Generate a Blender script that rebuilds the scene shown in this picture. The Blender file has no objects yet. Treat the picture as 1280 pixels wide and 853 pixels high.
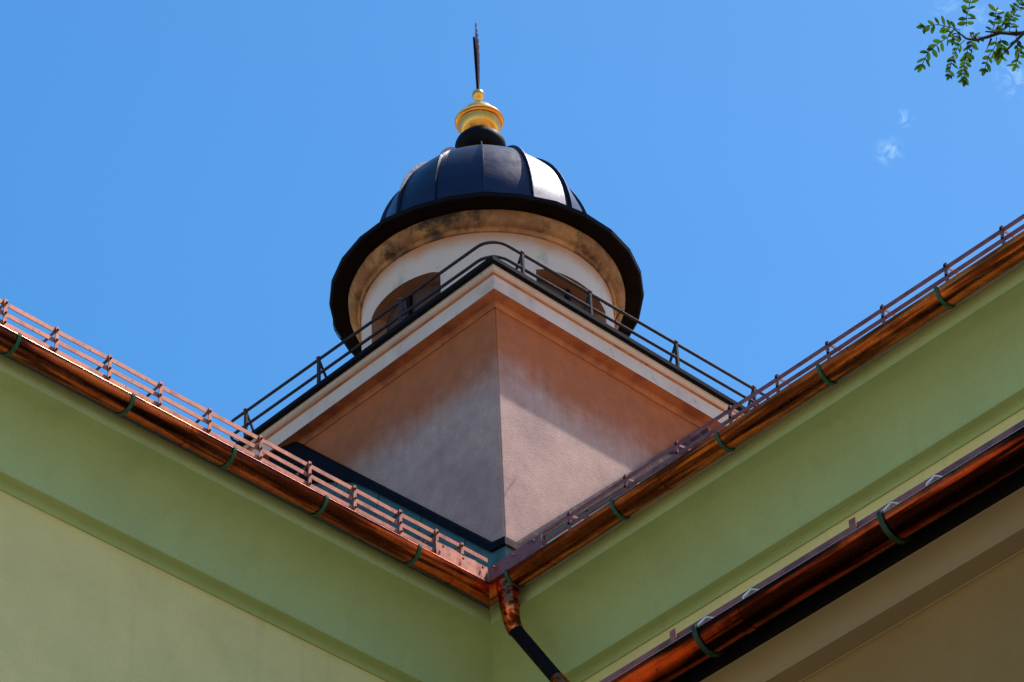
import bpy, bmesh, math, random
from math import sin, cos, pi, radians, sqrt, atan2
from mathutils import Vector, Matrix, noise
random.seed(7)
S = bpy.context.scene
COL = S.collection
# ------------------------------------------------------------------ camera
CAM = Vector((11.25407576, -11.05180947, 0.0))
Fw = Vector((-0.53787933, 0.54194064, 0.64574467))
Rt = Vector((0.68732371, 0.72544289, -0.0363143))
Up = Vector((0.48813108, -0.42430291, 0.76268938))
cd = bpy.data.cameras.new('camera'); cam = bpy.data.objects.new('camera', cd); COL.objects.link(cam)
cam.matrix_world = Matrix(((Rt.x, Up.x, -Fw.x, CAM.x), (Rt.y, Up.y, -Fw.y, CAM.y), (Rt.z, Up.z, -Fw.z, CAM.z), (0, 0, 0, 1)))
cd.sensor_width = 36; cd.lens = 36 * 4171.35 / 1280; cd.clip_end = 5000; cd.clip_start = 0.1
S.camera = cam
# ------------------------------------------------------------------ light
SUN_EL = 63.0
SUN_AZ_FROM_Y = 22.0          # degrees from +Y towards +X
sd = Vector((sin(radians(SUN_AZ_FROM_Y)) * cos(radians(SUN_EL)), cos(radians(SUN_AZ_FROM_Y)) * cos(radians(SUN_EL)), sin(radians(SUN_EL))))
W = bpy.data.worlds.new('World'); S.world = W; W.use_nodes = True
nt = W.node_tree; nt.nodes.clear()
sky = nt.nodes.new('ShaderNodeTexSky'); sky.sky_type = 'NISHITA'; sky.sun_disc = False
sky.sun_elevation = radians(SUN_EL); sky.sun_rotation = radians(SUN_AZ_FROM_Y)
sky.altitude = 300; sky.air_density = 1.0; sky.dust_density = 0.6; sky.ozone_density = 2.2
hs = nt.nodes.new('ShaderNodeHueSaturation'); hs.inputs['Saturation'].default_value = 1.34; hs.inputs['Hue'].default_value = .495
bg = nt.nodes.new('ShaderNodeBackground'); bg.inputs['Strength'].default_value = 0.15
wo = nt.nodes.new('ShaderNodeOutputWorld')
nt.links.new(sky.outputs[0], hs.inputs['Color'])
# wisps of fair-weather cloud, by direction in the sky
tc = nt.nodes.new('ShaderNodeTexCoord')
nz = nt.nodes.new('ShaderNodeTexNoise'); nz.inputs['Scale'].default_value = 170; nz.inputs['Detail'].default_value = 8; nz.inputs['Roughness'].default_value = .62; nz.inputs['Distortion'].default_value = 1.6
nt.links.new(tc.outputs['Generated'], nz.inputs['Vector'])
def pixdir(x, y):
    return (Fw + Rt * ((x - 640) / 4171.35) - Up * ((y - 426.5) / 4171.35)).normalized()
acc = None
for (px, py, rad, amp) in ((1268, 98, .0080, .45), (1112, 190, .0062, .42), (1131, 148, .0042, .36), (1200, 20, .012, .25), (980, -150, .02, .8), (1500, 150, .03, .9)):
    v = nt.nodes.new('ShaderNodeVectorMath'); v.operation = 'DISTANCE'
    nt.links.new(tc.outputs['Generated'], v.inputs[0]); v.inputs[1].default_value = pixdir(px, py)
    m = nt.nodes.new('ShaderNodeMapRange'); m.interpolation_type = 'SMOOTHERSTEP'
    m.inputs['From Min'].default_value = 0; m.inputs['From Max'].default_value = rad
    m.inputs['To Min'].default_value = amp; m.inputs['To Max'].default_value = 0
    nt.links.new(v.outputs['Value'], m.inputs['Value'])
    if acc is None: acc = m.outputs[0]
    else:
        a = nt.nodes.new('ShaderNodeMath'); a.operation = 'ADD'; nt.links.new(acc, a.inputs[0]); nt.links.new(m.outputs[0], a.inputs[1]); acc = a.outputs[0]
nr = nt.nodes.new('ShaderNodeMapRange'); nr.inputs['From Min'].default_value = .46; nr.inputs['From Max'].default_value = .80
nt.links.new(nz.outputs['Fac'], nr.inputs['Value'])
mu = nt.nodes.new('ShaderNodeMath'); mu.operation = 'MULTIPLY'; mu.use_clamp = True
nt.links.new(acc, mu.inputs[0]); nt.links.new(nr.outputs[0], mu.inputs[1])
mx = nt.nodes.new('ShaderNodeMixRGB'); nt.links.new(mu.outputs[0], mx.inputs['Fac']); nt.links.new(hs.outputs[0], mx.inputs['Color1']); mx.inputs['Color2'].default_value = (5.0, 6.6, 7.4, 1)
nt.links.new(mx.outputs[0], bg.inputs['Color']); nt.links.new(bg.outputs[0], wo.inputs['Surface'])
sl = bpy.data.lights.new('sun', 'SUN'); sl.energy = 4.2; sl.angle = radians(.53); sl.color = (1, .95, .87)
so = bpy.data.objects.new('sun', sl); COL.objects.link(so); so.rotation_euler = sd.to_track_quat('Z', 'Y').to_euler()
S.render.engine = 'CYCLES'
S.view_settings.view_transform = 'Standard'; S.view_settings.look = 'None'; S.view_settings.gamma = 1; S.view_settings.exposure = 0.55
S.cycles.max_bounces = 8
# ------------------------------------------------------------------ helpers
def mat(name, base, rough=.7, metal=0.0, noise_amt=.12, nscale=4.0, bump=.0, bscale=40.0, col2=None, mixscale=2.0, mixlo=.45, mixhi=.65, extra=None, coat=0.0, spec=.5, stretch=None, third=None):
    m = bpy.data.materials.new(name); m.use_nodes = True
    n = m.node_tree.nodes; L = m.node_tree.links; n.clear()
    out = n.new('ShaderNodeOutputMaterial'); p = n.new('ShaderNodeBsdfPrincipled'); L.new(p.outputs[0], out.inputs[0])
    p.inputs['Roughness'].default_value = rough; p.inputs['Metallic'].default_value = metal
    p.inputs['Coat Weight'].default_value = coat; p.inputs['Specular IOR Level'].default_value = spec
    t = n.new('ShaderNodeTexCoord'); mp = n.new('ShaderNodeMapping'); L.new(t.outputs['Object'], mp.inputs[0])
    if stretch: mp.inputs['Scale'].default_value = stretch
    def nzt(sc, det=6, ro=.6):
        x = n.new('ShaderNodeTexNoise'); x.inputs['Scale'].default_value = sc; x.inputs['Detail'].default_value = det; x.inputs['Roughness'].default_value = ro
        L.new(mp.outputs[0], x.inputs['Vector']); return x.outputs['Fac']
    def rng(s, a, b, c=0, d=1, smooth=True):
        r = n.new('ShaderNodeMapRange'); r.interpolation_type = 'SMOOTHSTEP' if smooth else 'LINEAR'
        for k, v in zip(('From Min', 'From Max', 'To Min', 'To Max'), (a, b, c, d)): r.inputs[k].default_value = v
        L.new(s, r.inputs['Value']); return r.outputs[0]
    def mix(f, a, b, mode='MIX'):
        x = n.new('ShaderNodeMixRGB'); x.blend_type = mode
        if isinstance(f, float): x.inputs[0].default_value = f
        else: L.new(f, x.inputs[0])
        for k, v in ((1, a), (2, b)):
            if isinstance(v, tuple): x.inputs[k].default_value = (*v, 1)
            else: L.new(v, x.inputs[k])
        return x.outputs[0]
    c = base
    if col2: c = mix(rng(nzt(mixscale), mixlo, mixhi), c, col2)
    if third: c = mix(rng(nzt(third[1], 8, .7), third[2], third[3]), c, third[0])
    env = dict(n=n, L=L, nzt=nzt, rng=rng, mix=mix, t=t, mp=mp, p=p)
    if extra: c = extra(env, c)
    v = rng(nzt(nscale), .25, .75, 1 - noise_amt, 1 + noise_amt, False)
    comb = n.new('ShaderNodeCombineColor'); [L.new(v, comb.inputs[i]) for i in range(3)]
    c = mix(1.0, c, comb.outputs[0], 'MULTIPLY')
    L.new(c, p.inputs['Base Color'])
    rr = rng(nzt(nscale * 2.3), .3, .7, max(.02, rough - .08), min(1, rough + .08), False); L.new(rr, p.inputs['Roughness'])
    if bump:
        b = n.new('ShaderNodeBump'); b.inputs['Strength'].default_value = 1; b.inputs['Distance'].default_value = bump
        L.new(nzt(bscale, 5), b.inputs['Height']); L.new(b.outputs[0], p.inputs['Normal'])
    return m

def zcoord(env):
    s = env['n'].new('ShaderNodeSeparateXYZ'); g = env['n'].new('ShaderNodeNewGeometry'); env['L'].new(g.outputs['Position'], s.inputs[0]); return s.outputs
def madd(env, a, b, op='ADD'):
    m = env['n'].new('ShaderNodeMath'); m.operation = op
    for i, v in enumerate((a, b)):
        if isinstance(v, (int, float)): m.inputs[i].default_value = v
        else: env['L'].new(v, m.inputs[i])
    return m.outputs[0]

def link(name, bm, m, parent=None, smooth=False, loc=None, mats=None):
    me = bpy.data.meshes.new(name)
    bmesh.ops.recalc_face_normals(bm, faces=bm.faces)
    bm.to_mesh(me); bm.free()
    for x in (mats or [m]): me.materials.append(x)
    if smooth:
        me.polygons.foreach_set('use_smooth', [True] * len(me.polygons))
        try: me.set_sharp_from_angle(angle=radians(38))
        except Exception: pass
    o = bpy.data.objects.new(name, me); COL.objects.link(o)
    if parent: o.parent = parent
    if loc: o.location = loc
    return o
def tag(o, label=None, cat=None, group=None, kind=None):
    if label: o['label'] = label
    if cat: o['category'] = cat
    if group: o['group'] = group
    if kind: o['kind'] = kind
    return o
def empty(name, label, cat, loc=(0, 0, 0), group=None):
    o = bpy.data.objects.new(name, None); COL.objects.link(o); o.location = loc; o.empty_display_size = .2
    return tag(o, label, cat, group)
def B(): return bmesh.new()
def poly_prism(bm, p0, p1, closed=True):
    """two equal point loops joined by quads, ends capped"""
    a = [bm.verts.new(p) for p in p0]; b = [bm.verts.new(p) for p in p1]; n = len(a)
    fs = []
    for i in range(n if closed else n - 1):
        j = (i + 1) % n; fs.append(bm.faces.new((a[i], a[j], b[j], b[i])))
    if closed: bm.faces.new(a[::-1]); bm.faces.new(b)
    return fs
def box(bm, c, s, M=None):
    r = bmesh.ops.create_cube(bm, size=1); 
    for v in r['verts']:
        v.co = Vector((v.co.x * s[0], v.co.y * s[1], v.co.z * s[2]))
        if M: v.co = M @ v.co
        v.co += Vector(c)
    return r['verts']
def bar(bm, a, b, w, h, up=Vector((0, 0, 1))):
    a = Vector(a); b = Vector(b); d = (b - a); l = d.length; d.normalize()
    s = d.cross(up)
    if s.length < 1e-4: s = Vector((1, 0, 0))
    s.normalize(); u = s.cross(d)
    M = Matrix((s, d, u)).transposed()
    box(bm, (a + b) / 2, (w, l, h), M)
def tube(bm, pts, r, n=10, cap=True, closed=False):
    pts = [Vector(p) for p in pts]; rings = []; N = len(pts)
    rs = r if isinstance(r, (list, tuple)) else [r] * N
    u = None
    for i, p in enumerate(pts):
        if closed: d = (pts[(i + 1) % N] - pts[i - 1])
        else: d = (pts[min(i + 1, N - 1)] - pts[max(i - 1, 0)])
        d.normalize()
        if u is None:
            u = d.cross(Vector((0, 0, 1)))
            if u.length < .01: u = Vector((1, 0, 0))
        u = (u - d * u.dot(d)).normalized(); w = d.cross(u)
        rings.append([bm.verts.new(p + (u * cos(2 * pi * k / n) + w * sin(2 * pi * k / n)) * rs[i]) for k in range(n)])
    for i in range(N if closed else N - 1):
        A, C2 = rings[i], rings[(i + 1) % N]
        for k in range(n): bm.faces.new((A[k], A[(k + 1) % n], C2[(k + 1) % n], C2[k]))
    if cap and not closed: bm.faces.new(rings[0][::-1]); bm.faces.new(rings[-1])
def lathe(bm, prof, cx, cy, n=64, wob=0):
    rings = []
    for (r, z) in prof:
        if r < 1e-5: rings.append([bm.verts.new((cx, cy, z))])
        else: rings.append([bm.verts.new((cx + r * cos(2 * pi * k / n), cy + r * sin(2 * pi * k / n), z + (wob * sin(k * 2.3) if wob else 0))) for k in range(n)])
    for a, b in zip(rings[:-1], rings[1:]):
        for k in range(n):
            j = (k + 1) % n
            if len(a) == 1 and len(b) == 1: continue
            if len(a) == 1: bm.faces.new((a[0], b[j], b[k]))
            elif len(b) == 1: bm.faces.new((a[k], a[j], b[0]))
            else: bm.faces.new((a[k], a[j], b[j], b[k]))
    return rings
# ------------------------------------------------------------------ materials
H = 11.5; G = -1.6
def plaster_extra(tint, lo=.5, hi=.75, sc=.9):
    def f(env, c):
        # grain and a few long faint runs of dirt
        c = env['mix'](env['rng'](env['nzt'](85, 3, .8), .45, .65, 0, .14), c, tuple(v * .6 for v in tint))
        n = env['n']; L = env['L']; m2 = n.new('ShaderNodeMapping'); m2.inputs['Scale'].default_value = (5, 5, .35); L.new(env['t'].outputs['Object'], m2.inputs[0])
        x = n.new('ShaderNodeTexNoise'); x.inputs['Scale'].default_value = 1.5; x.inputs['Detail'].default_value = 6; L.new(m2.outputs[0], x.inputs['Vector'])
        c = env['mix'](env['rng'](x.outputs['Fac'], .56, .72, 0, .16), c, tuple(v * .7 for v in tint))
        return env['mix'](env['rng'](env['nzt'](sc, 5, .65), lo, hi, 0, .55), c, tint)
    return f
M_wallgreen = mat('pale_yellow_green_plaster', (.88, .70, .30), .9, noise_amt=.07, nscale=3, bump=.003, bscale=110, extra=plaster_extra((.72, .60, .27)))
M_cornice = mat('green_cornice_paint', (.46, .525, .23), .8, noise_amt=.07, nscale=2.5, bump=.0015, bscale=90, extra=plaster_extra((.39, .425, .18)))
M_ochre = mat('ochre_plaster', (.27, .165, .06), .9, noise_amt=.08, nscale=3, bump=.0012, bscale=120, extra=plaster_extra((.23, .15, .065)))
M_ochre2 = mat('ochre_cornice_paint', (.27, .20, .12), .8, noise_amt=.06, nscale=3, bump=.0008, bscale=60)
def copper(name, c1, c2, c3, stretch, rough=.27):
    def f(env, c):
        n = env['n']; L = env['L']
        mp2 = n.new('ShaderNodeMapping'); mp2.inputs['Scale'].default_value = stretch; L.new(env['t'].outputs['Object'], mp2.inputs[0])
        x = n.new('ShaderNodeTexNoise'); x.inputs['Scale'].default_value = 26; x.inputs['Detail'].default_value = 4; L.new(mp2.outputs[0], x.inputs['Vector'])
        c = env['mix'](env['rng'](x.outputs['Fac'], .44, .58), c, c3)  # long dark streaks paint in reflections running along the gutter
        return c
    return mat(name, c1, rough, 1.0, noise_amt=.25, nscale=9, bump=.0010, bscale=18, col2=c2, mixscale=5, mixlo=.42, mixhi=.68, third=((.06, .02, .012), 38, .60, .70), extra=f)
M_copper = copper('weathered_copper_painted_reflections', (.80, .15, .045), (.50, .085, .03), (.13, .025, .012), (1, .05, 1))
M_copper_b = copper('orange_copper_painted_reflections', (.80, .18, .04), (.48, .09, .025), (.15, .035, .012), (.05, 1, 1))
M_copperdark = copper('dark_copper_painted_reflections', (.50, .06, .014), (.12, .016, .006), (.018, .004, .002), (.04, 1, 1))
M_copperbright = mat('bright_copper_flats', (.46, .135, .07), .5, .5, noise_amt=.2, nscale=14, col2=(.30, .075, .04), mixscale=9, third=((.08, .03, .02), 30, .56, .66))
M_copperviolet = mat('copper_painted_violet_shade', (.27, .10, .095), .5, .4, noise_amt=.2, nscale=14, col2=(.16, .06, .06), mixscale=9, third=((.05, .03, .03), 30, .60, .68))  # violet tone puts the sky-lit shade of the right guard into the copper
M_green = mat('green_patina_strap', (.018, .105, .055), .6, .1, noise_amt=.3, nscale=30)
M_greendark = mat('blackened_green_strap', (.006, .028, .016), .6, .1, noise_amt=.3, nscale=30)
M_blackmetal = mat('black_painted_metal', (.006, .005, .007), .6, .0, noise_amt=.2, nscale=10, spec=.07)
M_railtower = mat('dark_violet_rail_paint', (.030, .018, .026), .85, .0, noise_amt=.2, nscale=20)
M_teal = mat('teal_sheet_metal', (.06, .15, .15), .8, .0, noise_amt=.15, nscale=5, col2=(.035, .095, .10), mixscale=3)
M_teal_light = M_teal
M_roofB = mat('tan_bounce_roof', (.62, .43, .28), .8, .0, noise_amt=.2, nscale=2)  # tan colour made up for the unseen roof, bouncing warmth onto the turret
M_roof = mat('dark_teal_roof_sheet', (.09, .11, .11), .7, .0, noise_amt=.2, nscale=2, bump=.002, bscale=8)
M_dome = mat('glossy_black_dome_sheet', (.046, .040, .062), .40, 1.0, noise_amt=.10, nscale=3, bump=.006, bscale=2.6)
M_gold = mat('gilded_metal', (1.0, .46, .09), .26, .75, noise_amt=.08, nscale=8, col2=(.9, .30, .03), mixscale=4)
M_brown = mat('brown_window_board', (.085, .032, .02), .7, noise_amt=.25, nscale=9, col2=(.08, .03, .02), mixscale=5)
def tower_extra(env, c):
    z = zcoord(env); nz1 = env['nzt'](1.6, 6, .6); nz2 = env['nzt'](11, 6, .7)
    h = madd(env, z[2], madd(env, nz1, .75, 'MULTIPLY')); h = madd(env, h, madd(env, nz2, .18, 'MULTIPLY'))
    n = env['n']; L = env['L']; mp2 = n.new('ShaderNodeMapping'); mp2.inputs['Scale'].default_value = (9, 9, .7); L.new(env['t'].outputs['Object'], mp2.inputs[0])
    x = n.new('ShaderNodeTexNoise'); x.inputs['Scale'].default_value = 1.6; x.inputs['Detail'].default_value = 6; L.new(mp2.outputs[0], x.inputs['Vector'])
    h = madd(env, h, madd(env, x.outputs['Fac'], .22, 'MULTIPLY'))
    c = env['mix'](env['rng'](x.outputs['Fac'], .56, .72, 0, .10), c, (.30, .17, .14))
    # orange below the cornice: warm bounced light painted into the plaster
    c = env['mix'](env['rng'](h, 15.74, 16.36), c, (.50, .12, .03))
    c = env['mix'](env['rng'](env['nzt'](75, 3, .8), .42, .62, 0, .22), c, (.24, .14, .12))
    # grime at the foot, following the roof line
    sp = env['rng'](env['nzt'](26, 6, .75), .60, .74, 0, .45)
    c = env['mix'](sp, c, (.19, .11, .09))
    c = env['mix'](env['rng'](env['nzt'](60, 4, .8), .66, .74, 0, .6), c, (.10, .05, .035))
    return c
M_tower = mat('stained_plaster_painted_bounce', (.61, .37, .30), .92, noise_amt=.15, nscale=9, bump=.004, bscale=70, col2=(.49, .29, .25), mixscale=1.4, mixlo=.4, mixhi=.7, extra=tower_extra)
M_towerpale = mat('pale_cornice_plaster', (.74, .53, .44), .85, noise_amt=.10, nscale=5, bump=.0015, bscale=50, col2=(.60, .40, .32), mixscale=3, mixlo=.5, mixhi=.75, third=((.30, .15, .08), 12, .62, .75))
M_towerorange = mat('orange_cornice_plaster', (.50, .155, .055), .85, noise_amt=.15, nscale=6, bump=.0015, bscale=50, col2=(.34, .09, .035), mixscale=4, third=((.15, .06, .035), 14, .60, .72))  # orange for the underside and groove faces of the cornice
def drum_extra(env, c):
    z = zcoord(env); n1 = env['nzt'](3, 6, .6)
    h = madd(env, z[2], madd(env, n1, .22, 'MULTIPLY'))
    c = env['mix'](env['rng'](h, 17.54, 17.74), c, (.56, .21, .08))
    c = env['mix'](env['rng'](env['nzt'](5, 4), .60, .70, 0, .4), c, (.22, .27, .15))
    return c
M_drum = mat('pale_streaked_drum_plaster', (.72, .52, .43), .9, noise_amt=.08, nscale=3, bump=.002, bscale=50, extra=drum_extra, stretch=(1, 1, .4))
M_torus = mat('ochre_mould_spotted_plaster', (.46, .20, .07), .9, noise_amt=.35, nscale=7, bump=.004, bscale=30, col2=(.30, .115, .045), mixscale=2.6, mixlo=.45, mixhi=.6, third=((.05, .025, .014), 2.4, .49, .66))
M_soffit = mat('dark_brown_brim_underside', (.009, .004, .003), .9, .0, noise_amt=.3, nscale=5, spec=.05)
def gr_extra(env, c):
    return env['mix'](env['rng'](env['nzt'](.25, 5), .45, .6), c, (.20, .19, .09))
M_ground = mat('courtyard_gravel_and_grass', (.30, .23, .15), .95, noise_amt=.25, nscale=1.5, extra=gr_extra)
M_leaf = mat('locust_leaf', (.015, .046, .009), .6, spec=.12, noise_amt=.35, nscale=12)
M_edgeglint = mat('pale_edge_painted_glint', (.75, .75, .72), .35, .3, noise_amt=.2, nscale=20)  # pale colour paints in the sun glint on the lowest lip and clips
M_violetdark = mat('dark_violet_flashing', (.04, .022, .030), .8, .0, spec=.1, noise_amt=.3, nscale=18, col2=(.10, .05, .05), mixscale=14)
M_bark = mat('locust_bark', (.028, .02, .016), .9, noise_amt=.3, nscale=20)
ltree = M_leaf.node_tree
_p = [x for x in ltree.nodes if x.type == 'BSDF_PRINCIPLED'][0]
_tr = ltree.nodes.new('ShaderNodeBsdfTranslucent'); _tr.inputs[0].default_value = (.11, .24, .015, 1)
_mx = ltree.nodes.new('ShaderNodeMixShader'); _mx.inputs[0].default_value = .30
_o = [x for x in ltree.nodes if x.type == 'OUTPUT_MATERIAL'][0]
ltree.links.new(_p.outputs[0], _mx.inputs[1]); ltree.links.new(_tr.outputs[0], _mx.inputs[2]); ltree.links.new(_mx.outputs[0], _o.inputs[0])
# ------------------------------------------------------------------ ground
bm = B(); s = 1500
f = bm.faces.new([bm.verts.new(p) for p in ((-s, -s, G), (s, -s, G), (s, s, G), (-s, s, G))])
tag(link('ground', bm, M_ground), kind='structure')
# ------------------------------------------------------------------ the two wings
LEN = 12.0; SL = 1.0
def PA(d, y, z): return Vector((-d, y, z))
def PB(d, x, z): return Vector((x, d, z))
def sweep(bm, prof, wing, closed=True, a=-LEN, mitre=True, stop=None):
    """prof = [(depth behind the gutter lip, z)]; wing A runs along -Y, wing B along +X, mitred at the inner corner"""
    if wing == 'A':
        p0 = [PA(d, a, z) for d, z in prof]; p1 = [PA(d, d if mitre else stop, z) for d, z in prof]
    else:
        p0 = [PB(d, -a, z) for d, z in prof]; p1 = [PB(d, -d if mitre else stop, z) for d, z in prof]
    return poly_prism(bm, p0, p1, closed)
def arc_pts(d0, h0, d1, h1, n=14):
    """concave cavetto, horizontal at (d0,h0), vertical at (d1,h1)"""
    return [(d0 + (d1 - d0) * sin(t), h0 + (h1 - h0) * (1 - cos(t))) for t in [pi / 2 * k / n for k in range(n + 1)]]
t0_ = radians(24)
cove = [(.262 + .238 * (sin(t) - sin(t0_)) / (1 - sin(t0_)), .1275 + .3325 * (cos(t0_) - cos(t)) / cos(t0_)) for t in [t0_ + (pi / 2 - t0_) * k / 16 for k in range(1, 17)]]
prof_corn = [(.17, -.03), (.17, .127), (.262, .127)] + cove + [(.503, .466), (.558, .466)] + arc_pts(.560, .470, .59, .50, 5)
cprof = [(d, H - h) for d, h in prof_corn]
cprof += [(.66, H - .50), (.66, H + .03)]
def wing(name, w, label):
    root = empty(name, label, 'building', (-4.6, -5, G) if w == 'A' else (5, 4.6, G))
    base = root.location
    def fin(n, bm, m, smooth=False):
        for v in bm.verts: v.co -= Vector(base)
        return link(n, bm, m, root, smooth)
    bm = B(); sweep(bm, cprof, w)
    fin('cornice', bm, M_cornice, True)
    bm = B()
    pr = [(.602, H - .49), (.602, G), (8.6, G), (8.6, H - .3), (4.6, H + 3.6), (.67, H - .3)]
    sweep(bm, pr, w)
    fin('wall', bm, M_wallgreen)
    # standing seam roof, 45 degrees
    bm = B()
    pr = [(.12, H + .015), (.12, H + .03), (4.6, H + 4.42), (9.05, H + .03), (9.05, H - .02), (4.6, H + 4.36), (.17, H - .02)]
    sweep(bm, pr, w)
    y = -LEN + .3
    while y < -.3:
        if w == 'A': bar(bm, PA(.16, y, H + .075), PA(4.56, y, H + 4.40), .02, .03)
        else: bar(bm, PB(.16, -y, H + .075), PB(4.56, -y, H + 4.40), .02, .03)
        y += .6
    fin('roof', bm, M_roof if w == 'A' else M_roofB)
    return root
wingA = wing('courtyard_wing', 'A', 'pale green plastered wing with coved cornice on the left, below the bright copper snow guard')
wingB = wing('courtyard_wing', 'B', 'pale green plastered wing with coved cornice on the right, behind the lower ochre building')
wingA['group'] = wingB['group'] = 'plastered wings meeting at the courtyard corner'

# ------------------------------------------------------------------ gutters
R = .0710
def gutter_profile(z0, R=R, th=.004, n=20):
    out = [(R - R * cos(t), z0 - R * sin(t)) for t in [pi * k / n for k in range(n + 1)]]
    ri = R - th
    inn = [(R - ri * cos(t), z0 - ri * sin(t)) for t in [pi * k / n for k in range(n + 1)]]
    return out + inn[::-1]
def bead(z0, r=.0075, n=10):
    return [(.004 + r * cos(2 * pi * k / n), z0 + r * sin(2 * pi * k / n)) for k in range(n)]
def strap_bm(P, u, z0, R=R, w=.020, green=True):
    """a strap following the underside of a gutter at run coordinate u"""
    bm = B(); n = 18; ro = R + .010; ri = R + .002
    loop = [(R - ro * cos(t), z0 - ro * sin(t)) for t in [-.12 + (pi * .86) * k / n for k in range(n + 1)]]
    loop += [(R - ri * cos(t), z0 - ri * sin(t)) for t in [-.12 + (pi * .86) * k / n for k in range(n + 1)]][::-1]
    poly_prism(bm, [P(d, u - w / 2, z) for d, z in loop], [P(d, u + w / 2, z) for d, z in loop])
    # little tail over the lip
    a = P(-.004, u, z0 + .006); b = P(.05, u, z0 + .018)
    bar(bm, a, b, w, .004)
    return bm
def make_gutter(name, P, wingname, m, label, us, joints, z0=H, group='copper roof gutters', straight=None):
    root = empty(name, label, 'gutter', P(R, us[0], z0 - R), group)
    inv = -Vector(root.location)
    def fin(n, bm, mm, smooth=True):
        for v in bm.verts: v.co += inv
        return link(n, bm, mm, root, smooth)
    bm = B()
    gp = gutter_profile(z0); u1 = straight[1] if straight else (-LEN if wingname == 'A' else LEN)
    N_ = 90; loops = []
    for k in range(N_ + 1):
        lp_ = []
        for d, z in gp:
            ua = straight[0] if straight else (d if wingname == 'A' else -d)
            u = ua + (u1 - ua) * (k / N_)
            dn = noise.noise(Vector((u * 2.2, z0, 1.5))) * .0035 + noise.noise(Vector((u * 7, z * 16, d * 16))) * .0022 if z < z0 - .012 else 0
            lp_.append(bm.verts.new(P(d, u, z + dn)))
        loops.append(lp_)
    for A_, B_ in zip(loops[:-1], loops[1:]):
        for j in range(len(A_)):
            j2 = (j + 1) % len(A_); bm.faces.new((A_[j], A_[j2], B_[j2], B_[j]))
    bm.faces.new(loops[0][::-1]); bm.faces.new(loops[-1])
    fin('channel', bm, m)
    bm = B()
    if straight is None: sweep(bm, bead(z0), wingname)
    else: poly_prism(bm, [P(d, straight[0], z) for d, z in bead(z0, .0035)], [P(d, straight[1], z) for d, z in bead(z0, .0035)])
    fin('rolled_lip', bm, M_edgeglint if straight else m)
    for u in us: fin('strap', strap_bm(P, u, z0), M_greendark if straight else M_green)
    for u in joints:
        bm = B(); n = 16; ro = R + .003; ri = R + .0005
        loop = [(R - ro * cos(t), z0 - ro * sin(t)) for t in [.1 + (pi * .9) * k / n for k in range(n + 1)]]
        loop += [(R - ri * cos(t), z0 - ri * sin(t)) for t in [.1 + (pi * .9) * k / n for k in range(n + 1)]][::-1]
        poly_prism(bm, [P(d, u - .022, z) for d, z in loop], [P(d, u + .022, z) for d, z in loop])
        fin('joint_sleeve', bm, m)
    return root, fin
brA = [-.545, -1.254, -1.924, -2.634, -3.40, -4.1, -4.8, -5.5]
brB = [.149, 1.022, 1.846, 2.611, 3.455, 4.2, 4.95, 5.7]
gA, finA = make_gutter('copper_gutter', PA, 'A', M_copper, 'bright copper half-round gutter under the left snow guard', brA, [-2.2, -.22, -4.3])
gB, finB = make_gutter('copper_gutter', PB, 'B', M_copper_b, 'orange copper half-round gutter along the upper right eave', brB, [1.36, .42, 4.6])
# flat copper splash plates where the gutters meet
def plate(P, u0, u1, flip):
    bm = B()
    n = 8
    for k in range(n):
        a = u0 + (u1 - u0) * k / n; b = u0 + (u1 - u0) * (k + 1) / n
        wa = .006 * sin(k * 1.9); wb = .006 * sin((k + 1) * 1.9)
        h = .125
        poly_prism(bm, [P(.012 + wa, a, H + .012), P(.016 + wa, a, H + .012), P(.022 + wa, a, H + h), P(.018 + wa, a, H + h)],
                   [P(.012 + wb, b, H + .012), P(.016 + wb, b, H + .012), P(.022 + wb, b, H + h), P(.018 + wb, b, H + h)])
    for k in range(3):
        u = u0 + (u1 - u0) * (.12 + .38 * k)
        box(bm, P(.006, u, H + h - .025 - .01 * (k % 2)), (.012, .012, .012))
    bmesh.ops.remove_doubles(bm, verts=bm.verts, dist=1e-5)
    return bm
finA('splash_plate', plate(PA, -.40, .014, 0), M_copperbright, False)
finB('splash_plate', plate(PB, .43, -.014, 0), M_copperviolet, False)

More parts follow.
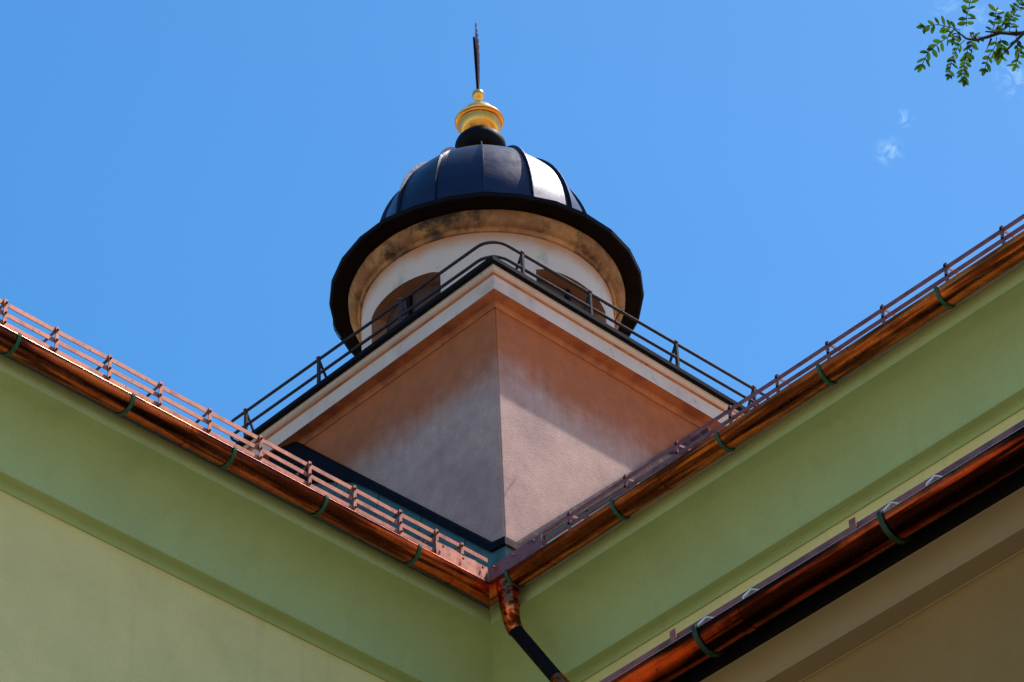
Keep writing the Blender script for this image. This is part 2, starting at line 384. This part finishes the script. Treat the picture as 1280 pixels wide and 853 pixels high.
# ------------------------------------------------------------------ snow guards on the wings
def snow_guard(name, P, posts, rails, top, u_end, m, label, brace_m, tube_like=False, d0=.06):
    root = empty(name, label, 'snow guard', P(d0, posts[0], H), 'snow guards along the eaves')
    inv = -Vector(root.location)
    def fin(n, bm, mm, smooth=False):
        for v in bm.verts: v.co += inv
        return link(n, bm, mm, root, smooth)
    for i, h in enumerate(rails):
        bm = B()
        if not tube_like:
            us = [u_end] + sorted(posts, key=abs) + [posts[0] * 1.02]
            us = sorted(set(us), key=abs)
            pts = [P(d0 + .006, u, H + h + random.uniform(-.003, .003)) for u in us]
            for a, b in zip(pts[:-1], pts[1:]): bar(bm, a, b, .005, .029)
        else:
            us = sorted(set([u_end] + posts), key=abs)
            pts = [P(d0 + .008, u, H + h + random.uniform(-.002, .002)) for u in us]
            for a, b in zip(pts[:-1], pts[1:]): bar(bm, a, b, .010, .022)
        fin('rail', bm, m)
    for u in posts:
        bm = B(); jit = random.uniform(-.004, .004)
        bar(bm, P(d0 - .002, u, H - .01), P(d0 - .002, u + jit, H + top), .022, .006, up=Vector((1, 0, 0)) if P is PA else Vector((0, 1, 0)))
        box(bm, P(d0 + .004, u + jit, H + top + .002), (.018, .018, .004))
        last = fin('post', bm, m)
        post_ob = last
        for h in rails:
            bm = B(); box(bm, P(d0 - .008, u, H + h), (.010, .010, .010))
            for v in bm.verts: v.co += inv
            link('bolt', bm, M_blackmetal, post_ob)
        bm = B()
        bar(bm, P(d0 + .004, u, H + top - .015), P(d0 + .24, u, H + .21 if top > .2 else H + .20), .006, .018)
        fin('brace', bm, brace_m)
    return root
postsA = [-.153, -.35, -.638, -.989, -1.328, -1.69, -2.06, -2.41, -2.76, -3.12, -3.46] + [-3.82 - .352 * k for k in range(0, 7)]
snow_guard('snow_guard', PA, postsA, (.092, .158, .228), .248, .06, M_copperbright, 'three-rail flat-bar copper snow guard, sunlit pinkish, on the left eave', M_copper)
postsB = [.622, 1.081, 1.49, 1.907, 2.266, 2.646, 3.042, 3.492, 3.881] + [4.28 + .4 * k for k in range(6)]
snow_guard('snow_guard', PB, postsB, (.103, .167), .185, -.06, M_copperviolet, 'two-rail violet-brown snow guard on the upper right eave', M_copperviolet, tube_like=True)

# ------------------------------------------------------------------ tower
TX0, TX1, TY0, TY1 = -4.64, -2.0, 2.14, 4.78
CX, CY = -3.32, 3.364
tower = empty('church_turret', 'square plastered turret with round drum, glossy black ribbed dome and gilded finial', 'turret', (CX, CY, 13.0))
def tfin(n, bm, m, smooth=False, parent=tower, mats=None):
    off = Vector(parent.location) if parent is tower else Vector(parent.location) + Vector(tower.location)
    for v in bm.verts: v.co -= off
    return link(n, bm, m, parent, smooth, None, mats)
def rect(e, z):
    return [(TX1 + e, TY0 - e, z), (TX1 + e, TY1 + e, z), (TX0 - e, TY1 + e, z), (TX0 - e, TY0 - e, z)]
def rect_sweep(bm, prof, matidx=None):
    loops = [[bm.verts.new(p) for p in rect(e, z)] for e, z in prof]
    for i, (a, b) in enumerate(zip(loops[:-1], loops[1:])):
        for k in range(4):
            f = bm.faces.new((a[k], a[(k + 1) % 4], b[(k + 1) % 4], b[k]))
            if matidx: f.material_index = matidx[i]
    return loops
bm = B()
poly_prism(bm, rect(.08, 11.0), rect(.08, 16.07))
bmesh.ops.bevel(bm, geom=[e for e in bm.edges if abs(e.verts[0].co.z - e.verts[1].co.z) > 1], offset=.012, segments=2, affect='EDGES')
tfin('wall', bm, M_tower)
prof = [(.083, 16.048), (.088, 16.048), (.094, 16.06), (.104, 16.074), (.112, 16.078), (.112, 16.09), (.2, 16.09), (.2, 16.222), (.206, 16.228), (.212, 16.24), (.23, 16.246), (.238, 16.252), (.238, 16.305), (.2, 16.31)]
mi = [1, 1, 1, 1, 1, 1, 0, 1, 1, 0, 0, 0, 0]
bm = B(); lp = rect_sweep(bm, prof, mi)
tfin('cornice', bm, None, False, mats=[M_towerpale, M_towerorange])
bm = B()
lp = rect_sweep(bm, [(.19, 16.29), (.276, 16.278), (.282, 16.278), (.284, 16.312), (.276, 16.318), (-.9, 16.47)])
bm.faces.new(lp[-1]); bm.faces.new(lp[0][::-1])
tfin('roof', bm, M_blackmetal)
# teal upstand round the foot, with the dark bead on top, both following the 45 degree roof
def skirt(bm_s, bm_b, face):
    def Q(out, u, z):   # out from wall face, u along the face away from the corner
        out += .08
        return Vector((TX1 - u, TY0 - out, z)) if face == 'L' else Vector((TX1 + out, TY0 + u, z))
    n = 14; seg = []
    for k in range(n + 1):
        u = -.16 + (2.50 if face == 'L' else 2.28) * k / n
        zt = 13.83 + 1.03 * max(u, 0) * (1 if face == 'L' else .985)
        seg.append((u, zt))
    for (u0, z0), (u1, z1) in zip(seg[:-1], seg[1:]):
        # mitre the first piece at the corner
        def sec(u, z, first):
            a = u
            lean = .17 if face == 'L' else .06
            pts = [(0.004, z), (.035, z), (lean, z - .75), (.004, z - .75)]
            return [Q(o, (-o - .08 if first else a), zz) for o, zz in pts]
        poly_prism(bm_s, sec(u0, z0, u0 < 0), sec(u1, z1, False))
        def secb(u, z, first):
            w_ = .50 * max(0, (u - 1.40) / .9) ** 1.2 if face == 'L' else .12 * max(0, (u - 1.6) / .8)
            pts = [(0.004, z + .085 + .006 * sin(u * 17)), (.03, z + .09), (.055, z + .06), (.06 + w_ * .25, z - .005 - w_), (.004, z - .01 - w_)]
            return [Q(o, (-o - .08 if first else u), zz) for o, zz in pts]
        poly_prism(bm_b, secb(u0, z0, u0 < 0), secb(u1, z1, False))
    return Q
for face in 'LR':
    b1, b2 = B(), B(); Q = skirt(b1, b2, face)
    tfin('foot_flashing', b1, M_teal); tfin('flashing_bead', b2, M_blackmetal if face == 'L' else M_violetdark)
    for k in range(4):
        bm = B(); u = .28 + .45 * k; z = 13.83 + 1.03 * u
        bar(bm, Q(.045, u, z - .02), Q(.165 if face == 'L' else .062, u - .02, z - .70), .012, .014)
        tfin('flashing_seam', bm, M_teal)
# drum with four recessed openings
bm = B()
zs0, zs1 = 16.35, 17.62; RD = 1.02; n = 120
wc = [0, pi / 2, pi, radians(-87)]; hw = radians(22)
def win_top(a):
    return 17.262 + .05 * sqrt(max(0, 1 - (a / hw) ** 2))
ring = []
for k in range(n):
    a = 2 * pi * k / n
    ring.append(a)
def rel(a):
    return min(((a - w + pi) % (2 * pi) - pi for w in wc), key=abs)
angs = sorted(set([round(x % (2 * pi), 6) for x in ring if abs(abs(rel(x)) - hw) > .02] + [round((w + s_ * hw) % (2 * pi), 6) for w in wc for s_ in (-1, 1)]))
def pc(a, r, z): return (CX + r * cos(a), CY + r * sin(a), z)
for i, a in enumerate(angs):
    b = angs[(i + 1) % len(angs)]
    mid = a + (((b - a) % (2 * pi)) / 2); inside = abs(rel(mid)) < hw
    za, zb = (win_top(rel(a)), win_top(rel(b))) if inside else (zs0, zs0)
    v = [bm.verts.new(p) for p in (pc(a, RD, za), pc(b, RD, zb), pc(b, RD, zs1), pc(a, RD, zs1))]; bm.faces.new(v)
    if inside:
        v = [bm.verts.new(p) for p in (pc(a, RD, za), pc(b, RD, zb), pc(b, RD - .2, zb), pc(a, RD - .2, za))]; bm.faces.new(v).material_index = 1
for w in wc:
    for s_ in (-1, 1):
        a = w + s_ * hw
        bm.faces.new([bm.verts.new(p) for p in (pc(a, RD, zs0), pc(a, RD, 17.262), pc(a, RD - .2, 17.262), pc(a, RD - .2, zs0))]).material_index = 1
bmesh.ops.remove_doubles(bm, verts=bm.verts, dist=1e-4)
M_reveal = mat('brown_stained_reveal', (.34, .14, .07), .85, noise_amt=.2, nscale=6)
drum = tfin('drum', bm, None, True, mats=[M_drum, M_reveal])
for w in wc:
    bm = B(); m_ = 14
    for k in range(m_):
        a = w - hw + 2 * hw * k / m_; b = w - hw + 2 * hw * (k + 1) / m_
        va, vb = win_top(a - w), win_top(b - w)
        poly_prism(bm, [pc(a, RD - .13, zs0), pc(b, RD - .13, zs0), pc(b, RD - .13, vb - .002), pc(a, RD - .13, va - .002)], [pc(a, RD - .17, zs0), pc(b, RD - .17, zs0), pc(b, RD - .17, vb - .002), pc(a, RD - .17, va - .002)])
    bmesh.ops.remove_doubles(bm, verts=bm.verts, dist=1e-4)
    o = tfin('window_board', bm, M_brown); 
    bm = B()
    for z in (16.75, 17.05): 
        pts = [pc(w - hw + 2 * hw * k / 10, RD - .115, z) for k in range(11)]
        for p, q in zip(pts[:-1], pts[1:]): bar(bm, p, q, .03, .035)
    bar(bm, pc(w, RD - .115, zs0), pc(w, RD - .115, 17.29), .04, .03)
    off = Vector(tower.location)
    for v in bm.verts: v.co -= off
    link('window_bars', bm, M_blackmetal, o)
# moulding
bm = B()
pf = [(1.0, 17.60), (1.035, 17.605), (1.045, 17.62), (1.045, 17.635)] + [(1.05 + .075 * sin(t), 17.64 + .10 * (1 - cos(t))) for t in [pi / 2 * k / 8 for k in range(9)]] + [(1.125, 17.76), (.9, 17.76)]
lathe(bm, pf, CX, CY, 128)
for v in bm.verts:
    r = Vector((v.co.x - CX, v.co.y - CY, 0)); q = noise.noise(v.co * 5) * .008 if r.length > 1.06 else 0
    v.co += r.normalized() * q
tfin('drum_moulding', bm, M_torus, True)
bm = B(); nb = 28
rot = 2 * pi / 56
pf = [(1.06, 17.752), (1.17, 17.748), (1.255, 17.757), (1.275, 17.760), (1.282, 17.795), (1.27, 17.803), (1.08, 17.875), (.97, 17.955), (.885, 18.02)]
va = atan2(CAM.y - CY, CAM.x - CX) + radians(1.0)
def lathe_rot(prof, nn, ph, jag=0):
    bm = B(); rings = []
    for r, z in prof: rings.append([bm.verts.new((CX + r * cos(ph + 2 * pi * k / nn), CY + r * sin(ph + 2 * pi * k / nn), z + (jag * noise.noise(Vector((k * 1.7, r, 0))) if r > 1.2 else 0))) for k in range(nn)])
    for a, b in zip(rings[:-1], rings[1:]):
        for k in range(nn):
            j = (k + 1) % nn; bm.faces.new((a[k], a[j], b[j], b[k]))
    return bm
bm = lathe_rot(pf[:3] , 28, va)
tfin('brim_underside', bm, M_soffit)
bm = lathe_rot(pf[2:], 28, va, .012)
tfin('brim', bm, M_dome if False else M_blackmetal)
# dome: fourteen panels
ND = 14
def dprof(t):
    r = .898 * cos(t) ** .806; z = 18.01 + 1.145 * sin(t) ** .806
    return r, z
T = [radians(1) + radians(77) * k / 16 for k in range(17)]
dome = None
bm = B()
for k in range(ND):
    a0 = va + 2 * pi * k / ND; a1 = va + 2 * pi * (k + 1) / ND
    grid = []
    for t in T:
        r, z = dprof(t); row = []
        p0 = Vector(pc(a0, r, z)); p1 = Vector(pc(a1, r, z)); am = (a0 + a1) / 2
        for j in range(5):
            q = p0.lerp(p1, j / 4); bul = r * .012 * sin(pi * j / 4)
            q += Vector((cos(am), sin(am), 0)) * bul
            row.append(bm.verts.new(q))
        grid.append(row)
    for g0, g1 in zip(grid[:-1], grid[1:]):
        for j in range(4): bm.faces.new((g0[j], g0[j + 1], g1[j + 1], g1[j]))
dome = tfin('dome', bm, M_dome, True)
off = Vector(tower.location)
for k in range(ND):
    a = va + 2 * pi * k / ND; bm = B(); lo, hi = [], []
    sd_ = Vector((-sin(a), cos(a), 0)) * .006
    base, outer = [], []
    for t in T:
        r, z = dprof(t); nrm = Vector((cos(a) * cos(t), sin(a) * cos(t), sin(t)))
        p = Vector(pc(a, r, z)) - off; base.append(p - nrm * .01); outer.append(p + nrm * .026)
    vs = [[bm.verts.new(q) for q in (b - sd_, b + sd_, o + sd_ * .7, o - sd_ * .7)] for b, o in zip(base, outer)]
    for A_, B_ in zip(vs[:-1], vs[1:]):
        for j in range(4): bm.faces.new((A_[j], A_[(j + 1) % 4], B_[(j + 1) % 4], B_[j]))
    bm.faces.new(vs[0][::-1]); bm.faces.new(vs[-1])
    link('rib', bm, M_dome, dome, True)
# collar, gilded ball and spike
bm = B(); pf = [(0.30, 19.12), (.20, 19.36)] + [(.10 + .115 * cos(t), 19.50 + .12 * sin(t)) for t in [-pi / 2 + pi * k / 14 for k in range(15)]] + [(0, 19.63)]
pf = [(.34, 19.06), (.30, 19.14), (.22, 19.28), (.17, 19.38)] + [(.10 + .118 * cos(t), 19.49 + .12 * sin(t)) for t in [-pi / 3 + pi * .83 * k / 14 for k in range(15)]] + [(0, 19.62)]
lathe(bm, pf, CX, CY, 48); tfin('collar', bm, M_blackmetal, True)
bm = B()
pf = [(0.0, 19.60), (.07, 19.60), (.13, 19.625), (.163, 19.67), (.178, 19.72), (.182, 19.755), (.196, 19.758), (.203, 19.768), (.198, 19.778), (.209, 19.783), (.213, 19.795), (.207, 19.808), (.170, 19.812),
      (.162, 19.84), (.145, 19.885), (.115, 19.93), (.075, 19.965), (.04, 19.985), (.022, 20.0), (.020, 20.04), (.034, 20.06), (.048, 20.085), (.054, 20.11), (.050, 20.135), (.034, 20.155), (.012, 20.165), (0, 20.165)]
lathe(bm, pf, CX, CY, 64); fin_ = tfin('gilded_finial', bm, M_gold, True)
vd = Vector((CAM.x - CX, CAM.y - CY, 0)).normalized(); sdv = Vector((-vd.y, vd.x, 0))
bm = B(); tube(bm, [Vector((CX, CY, 20.15)) - sdv * 0.0, Vector((CX, CY, 20.5)) - sdv * .0085, Vector((CX, CY, 20.82)) - sdv * .018], [.013, .012, .009], 8)
for v in bm.verts: v.co -= off
link('rod', bm, M_blackmetal, fin_, True)
# serrated leaf-shaped blade, its flat almost edge-on to the camera
bm = B(); blade_dir = (vd * cos(radians(9)) + sdv * sin(radians(9))); pts = []; N_ = 18
for k in range(N_ + 1):
    t = k / N_; z = 20.19 + .83 * t; w_ = .11 * sin(pi * min(1, t * .9 + .08)) ** .8 * (1 - t ** 4) + (.012 if k % 2 else 0)
    pts.append((w_ if k < N_ else 0.001, z))
nrm = Vector((-blade_dir.y, blade_dir.x, 0)) * .004
loop = [Vector((CX, CY, z)) + blade_dir * w_ for w_, z in pts] + [Vector((CX, CY, z)) - blade_dir * w_ for w_, z in pts[::-1]]
loop = [p + sdv * .004 for p in loop]
poly_prism(bm, [p + nrm for p in loop], [p - nrm for p in loop])
for v in bm.verts: v.co -= off
link('blade', bm, M_copperviolet, fin_)
# loose lightning wires under the brim
def bpt(q, dist):
    d = pixdir(*q); return CAM + d * dist
bm = B(); D_ = 25.2
tube(bm, [bpt(q, D_) for q in ((416.5, 397), (416.8, 405), (418, 412), (423, 421), (430, 429), (437, 438), (444, 446))], .004, 6)
tfin('lightning_wire', bm, M_blackmetal, True)
bm = B()
tube(bm, [bpt(q, 25.0) for q in ((778, 388), (774, 392), (770, 399), (768, 404))], .004, 6)
tfin('lightning_wire', bm, M_blackmetal, True)

# guard rail on the turret roof
tg = empty('roof_guard_rail', 'dark two-rail guard round the turret roof, bent round its front corner', 'guard rail', (CX, CY, 16.4), 'turret roof rail')
def gfin(n, bm, m, smooth=True, parent=tg):
    for v in bm.verts: v.co -= Vector(tg.location)
    return link(n, bm, m, parent, smooth)
E_ = .2
def rz(x, y, z0):      # rails rise a little away from the front corner
    return z0 + .024 * ((TX1 + E_ - x) + (y - TY0 + E_))
xa, xb, ya, yb = TX0 - E_, TX1 + E_, TY0 - E_, TY1 + E_
def round_loop(z0):
    pts = []
    for cx_, cy_, a0, rad in ((xb, ya, -90, .16), (xb, yb, 0, .05), (xa, yb, 90, .05), (xa, ya, 180, .05)):
        cx_ += -rad if cx_ > CX else rad; cy_ += -rad if cy_ > CY else rad
        for k in range(8):
            a = radians(a0 + 90 * k / 7); x = cx_ + rad * cos(a); y = cy_ + rad * sin(a); pts.append((x, y, rz(x, y, z0)))
    return pts
for z0 in (16.60, 16.455):
    bm = B(); tube(bm, round_loop(z0), .0125, 8, closed=True); gfin('rail', bm, M_railtower)
def gpost(x, y, ix, iy):
    bm = B(); zt = rz(x, y, 16.60)
    bar(bm, (x, y, 16.28), (x, y, zt + .012), .026, .02); gfin('post', bm, M_railtower, False)
    bm = B(); bar(bm, (x, y, zt), (x + ix * .17, y + iy * .17, 16.33), .018, .012); gfin('brace', bm, M_railtower, False)
    bm = B(); box(bm, (x, y, zt + .016), (.034, .034, .008)); gfin('post_cap', bm, M_copperviolet, False)
for x in (-2.811, -3.757, -4.633): gpost(x, ya, 0, 1)
for y in (2.25, 2.96, 3.90, 4.78): gpost(xb, y, -1, 0)

# ------------------------------------------------------------------ rainwater pipe
dp = empty('downpipe', 'copper outlet and elbow running into a black slanting pipe below the gutter corner', 'downpipe', (.107, .06, H - .1))
def dfin(n, bm, m, smooth=True):
    for v in bm.verts: v.co -= Vector(dp.location)
    return link(n, bm, m, dp, smooth)
bm = B()
tube(bm, [(.09, .066, H - .03), (.095, .066, H - .11), (.10, .066, H - .20)], [.070, .064, .060], 20)
dfin('outlet', bm, M_copper)
bm = B()
p_end = Vector((.388, .15, 10.666)); p_st = Vector((.06, .12, 11.245))
tube(bm, [(.10, .066, H - .19), (.10, .068, H - .225), (.093, .078, H - .26), (.085, .095, H - .285), (.082, .11, H - .31), (.088, .118, H - .335)], [.058, .056, .053, .050, .048, .047], 20)
dfin('elbow', bm, M_copper)
bm = B(); a = Vector((.075, .115, H - .31)); 
tube(bm, [a, p_end], .041, 20); dfin('slanting_pipe', bm, M_blackmetal)
bm = B(); d = (p_end - a).normalized()
tube(bm, [p_end - d * .03, p_end + d * .05, p_end + d * .09 + Vector((0, .01, -.02)), p_end + d * .11 + Vector((0, .02, -.08)), p_end + d * .11 + Vector((0, .02, -.4))], .046, 20); dfin('lower_elbow', bm, M_copper)
bm = B(); q = p_end + d * .11 + Vector((0, .02, -.35))
tube(bm, [q, (q.x, q.y, 8.9), (q.x + .02, q.y - .03, 8.72)], .041, 20); dfin('vertical_pipe', bm, M_blackmetal)

# ------------------------------------------------------------------ lower building in front
AZ = 7.0; AY = -3.5625; X0, X1 = -.58, 12.0
def PC(d, u, z): return Vector((u, AY + d, z))
annex = empty('lower_annex', 'low ochre-brown building in shade at the lower right, in front of the green wing', 'building', (5, -1.4, G))
def afin(n, bm, m, smooth=False):
    for v in bm.verts: v.co -= Vector(annex.location)
    return link(n, bm, m, annex, smooth)
def run(bm, prof, u0=X0, u1=X1, dz=0):
    poly_prism(bm, [PC(d, u0, z + dz) for d, z in prof], [PC(d, u1, z + dz) for d, z in prof])
bm = B()
pf = [(.158, -.03), (.158, .03), (.174, .035), (.174, .076)] + arc_pts(.176, .078, .268, .148, 10) + [(.270, .152), (.362, .152), (.364, .158), (.42, .158), (.42, -.03)]
run(bm, [(d, AZ - h) for d, h in pf]); afin('cornice', bm, M_ochre2, True)
bm = B(); run(bm, [(.1535, AZ + .01), (.171, AZ + .01), (.171, AZ - .0765), (.1535, AZ - .0765)]); afin('fascia_board', bm, M_blackmetal)
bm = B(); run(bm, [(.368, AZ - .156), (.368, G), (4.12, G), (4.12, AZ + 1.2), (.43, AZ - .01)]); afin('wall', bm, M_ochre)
bm = B(); run(bm, [(.10, AZ + .0), (.10, AZ + .012), (4.12, AZ + 1.42), (4.12, AZ + 1.36), (.15, AZ - .02)])
for k in range(20): bar(bm, PC(.14, X0 + .3 + .62 * k, AZ + .045), PC(4.05, X0 + .3 + .62 * k, AZ + 1.41), .02, .03)
afin('roof', bm, M_roof)
us = [4.687, 5.588, 6.49, 7.39, 3.79, 8.29]
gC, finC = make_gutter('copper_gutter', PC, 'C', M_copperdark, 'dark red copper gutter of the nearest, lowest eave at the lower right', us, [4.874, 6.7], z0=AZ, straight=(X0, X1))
# single-bar guard with clips
lg = empty('eave_guard', 'single violet bar with short posts just above the lowest copper gutter', 'snow guard', (4.9, AY + .05, AZ), 'snow guards along the eaves')
def lfin(n, bm, m, smooth=False):
    for v in bm.verts: v.co -= Vector(lg.location)
    return link(n, bm, m, lg, smooth)
bm = B(); bar(bm, PC(.07, 2.0, AZ + .077), PC(.07, 9.0, AZ + .077), .006, .026); lfin('rail', bm, M_copperviolet)
bm = B(); bar(bm, PC(.05, 2.0, AZ + .036), PC(.05, 9.0, AZ + .036), .012, .010); lfin('lower_bar', bm, M_copperbright)
for u in (4.529, 5.419, 6.30, 7.2, 3.63): 
    bm = B(); bar(bm, PC(.055, u, AZ + .0), PC(.055, u, AZ + .105), .03, .006, up=Vector((0, 1, 0))); lfin('post', bm, M_copperviolet)
for u in (4.70, 5.60, 4.926, 5.80, 3.80, 6.5):
    bm = B(); bar(bm, PC(.0, u, AZ + .008), PC(.022, u + .022, AZ + .040), .012, .005); bar(bm, PC(.022, u + .022, AZ + .040), PC(.05, u + .035, AZ + .042), .014, .005); lfin('clip', bm, M_edgeglint)

# ------------------------------------------------------------------ locust tree whose branch tip reaches into the frame
def px(x, y, d): return CAM + pixdir(x, y) * d
random.seed(11)
TB = px(1280, 40, 9.0)
tbase = Vector((TB.x + 3.2, TB.y + 1.2, G))
tree = empty('locust_tree', 'locust tree reaching a thorny twig of small paired leaflets into the top right', 'tree', tbase)
def trfin(n, bm, m, smooth=False):
    for v in bm.verts: v.co -= Vector(tree.location)
    return link(n, bm, m, tree, smooth)
fork = tbase + Vector((-.1, 0, 5.2)); top = tbase + Vector((.5, .3, 9.5))
bm = B(); tube(bm, [tbase, tbase + Vector((.06, .02, 1.4)), tbase + Vector((-.04, .0, 3.2)), fork, fork + Vector((.25, .2, 1.8)), top], [.19, .16, .14, .12, .08, .03], 14)
trfin('trunk', bm, M_bark, True)
tw0 = px(1330, 44, 9.0)
def curve(pts, rs, m=7):
    P_ = [Vector(p) for p in pts]; P_ = [P_[0] * 2 - P_[1]] + P_ + [P_[-1] * 2 - P_[-2]]; out, ro = [], []
    for i in range(1, len(P_) - 2):
        for k in range(m):
            t = k / m; a_, b_, c_, d_ = P_[i - 1:i + 3]
            out.append(.5 * ((2 * b_) + (c_ - a_) * t + (2 * a_ - 5 * b_ + 4 * c_ - d_) * t * t + (3 * b_ - a_ - 3 * c_ + d_) * t ** 3)); ro.append(rs[i - 1] + (rs[i] - rs[i - 1]) * t)
    out.append(P_[-2]); ro.append(rs[-1])
    return out, ro
main_pts, main_rs = curve([fork + Vector((0, 0, -.1)), fork + Vector((-.8, -.3, .45)), fork.lerp(tw0, .55) + Vector((0, .1, .42)), fork.lerp(tw0, .82) + Vector((0, -.05, .22)), tw0], [.06, .042, .028, .016, .007])
bm = B(); tube(bm, main_pts, main_rs, 10)
trfin('limb', bm, M_bark, True)
other = []
for k in range(7):
    a = .6 + k * .8; st = fork.lerp(top, .1 + .12 * k); en = st + Vector((cos(a) * 1.8 + .7, sin(a) * 1.8 + .3, 1.0 + .3 * random.random()))
    cp_, cr_ = curve([st, st.lerp(en, .5) + Vector((0, 0, .25)), en], [.045, .028, .010]); bm = B(); tube(bm, cp_, cr_, 8); trfin('limb', bm, M_bark, True)
    other.append(cp_)
tw = B(); lf = B(); th = B()
tube(tw, [tw0, px(1290, 41, 9.0), px(1270, 42, 9.0), px(1250, 41, 8.99), px(1236, 46, 8.98), px(1220, 50.5, 8.97), px(1208, 48.5, 8.97), px(1192, 36, 8.97)], [.007, .006, .0055, .005, .0045, .004, .003, .0015], 8)
tube(tw, [px(1232, 39.5, 8.96), px(1250, 41, 8.98), px(1270, 43, 9.0)], [.002, .004, .005], 6)
def thorn(a, b, r=.005): tube(tw, [a, a.lerp(b, .5), b], [r, r * .6, .0006], 6)
thorn(px(1284, 37, 8.95), px(1243.5, 78, 8.85), .005)
thorn(px(1239, 49, 8.97), px(1233, 63, 8.93), .0035)
thorn(px(1271, 44, 9.0), px(1270, 34, 8.95), .004)
def leaflet(bm, p, d, l, w, nrm):
    d = d.normalized(); s_ = d.cross(nrm).normalized(); nrm = s_.cross(d).normalized()
    prof = [(0, .06), (.18, .62), (.45, 1.0), (.72, .9), (.92, .5), (1.0, .02)]
    mids, ls, rs = [], [], []
    for t, ww in prof:
        c = p + d * l * t - nrm * l * .12 * t * t
        mids.append(bm.verts.new(c)); ls.append(bm.verts.new(c + s_ * w * ww * .5 + nrm * w * .14 * ww)); rs.append(bm.verts.new(c - s_ * w * ww * .5 + nrm * w * .14 * ww))
    for i in range(len(prof) - 1):
        bm.faces.new((mids[i], mids[i + 1], ls[i + 1], ls[i])); bm.faces.new((rs[i], rs[i + 1], mids[i + 1], mids[i]))
def frond(tw, lf, pts, n, l, rnd, facing, skip=0.0):
    pts = [Vector(p) for p in pts]
    tube(tw, pts, .0011, 5)
    segs = [(pts[i + 1] - pts[i]).length for i in range(len(pts) - 1)]; tot = sum(segs)
    for k in range(n):
        t = (.14 + .86 * k / (n - 1)) * tot; i = 0
        while i < len(segs) - 1 and t > segs[i]: t -= segs[i]; i += 1
        p = pts[i].lerp(pts[i + 1], t / segs[i]); d = (pts[i + 1] - pts[i]).normalized()
        side = d.cross(facing).normalized()
        for s_ in (-1, 1):
            if random.random() < skip: continue
            dd = side * s_ * (.85 + .3 * rnd.random()) + d * (.55 + .4 * rnd.random()) + Vector((rnd.uniform(-.35, .35), rnd.uniform(-.35, .35), -.25 + rnd.uniform(-.4, .2)))
            nn = (facing + Vector((rnd.uniform(-1, 1), rnd.uniform(-1, 1), rnd.uniform(-1, 1))) * .75).normalized()
            leaflet(lf, p, dd, l * rnd.uniform(.62, 1.15), l * rnd.uniform(.30, .48), nn)
    leaflet(lf, pts[-1], pts[-1] - pts[-2], l, l * .45, facing)
fc = -Fw
LL = .0265
def F_(lst, n, l=LL, d=8.97, skip=.06):
    frond(tw, lf, [px(x, y, d + .02 * math.sin(i * 2 + x)) for i, (x, y) in enumerate(lst)], max(4, int(n * .95)), l, random, fc, skip)
F_([(1208, 33), (1208, 22), (1211, 10), (1214, -4)], 7, LL * 1.05)
F_([(1200, 38), (1188, 34), (1172, 31), (1156, 33)], 8, LL)
F_([(1200, 40), (1186, 46), (1172, 55), (1160, 66), (1153, 80)], 9, LL)
F_([(1206, 50), (1198, 58), (1191, 72), (1186, 93)], 10, LL * .8)
F_([(1210, 52), (1209, 66), (1205, 82), (1205, 100)], 11, LL * .85)
F_([(1214, 50), (1215, 60), (1214, 68)], 5, LL * .9)
F_([(1238, 44), (1243, 32), (1244, 22), (1245, 14)], 8, LL * .95)
F_([(1262, 40), (1262, 26), (1270, 14), (1276, 2)], 12, LL * .85)
F_([(1246, 46), (1244, 58), (1236, 70), (1231, 86)], 6, LL * .95)
F_([(1250, 48), (1252, 58), (1250, 68)], 6, LL * 1.15)
F_([(1270, 46), (1272, 58), (1274, 70), (1270, 80)], 10, LL * .85)
F_([(1200, 40), (1196, 45), (1192, 52)], 4, LL * .8)
F_([(1212, 46), (1218, 42), (1224, 47)], 4, LL * .7)
F_([(1256, 40), (1252, 32), (1256, 24)], 5, LL * .9)
F_([(1290, 42), (1296, 28), (1300, 10)], 9, LL)
F_([(1300, 44), (1306, 62), (1304, 84)], 9, LL)
trfin('twig', tw, M_bark, True)
# the rest of the crown, out of frame
rnd = random
nleaf = len(lf.faces)
other.append(main_pts[8:-5])
for line in other:
    for k in range(34):
        i = rnd.randrange(len(line) // 4, len(line)); o_ = line[i]
        p = o_ + Vector((rnd.uniform(-.45, .45), rnd.uniform(-.45, .45), rnd.uniform(-.15, .4)))
        a = rnd.uniform(0, 6.28); L_ = rnd.uniform(.14, .24)
        q = p + Vector((cos(a), sin(a), -.5)) * L_
        before = set(lf.faces)
        tube(lf, [o_, o_.lerp(p, .5) + Vector((0, 0, .04)), p], [.006, .004, .002], 5)
        stem = B(); frond(lf, lf, [p, p.lerp(q, .5) + Vector((0, 0, .02)), q], 9, .026, rnd, Vector((0, 0, 1)), 0); stem.free()
        for f in set(lf.faces) - before:
            if len(f.verts) == 4 and f.calc_area() < 0: pass
for f in lf.faces: f.material_index = 0
# stems are the faces belonging to closed tubes (every edge shared by two faces)
for f in lf.faces:
    if all(len(e.link_faces) == 2 for e in f.edges): f.material_index = 1
for v in lf.verts: v.co -= Vector(tree.location)
link('crown', lf, None, tree, mats=[M_leaf, M_bark])
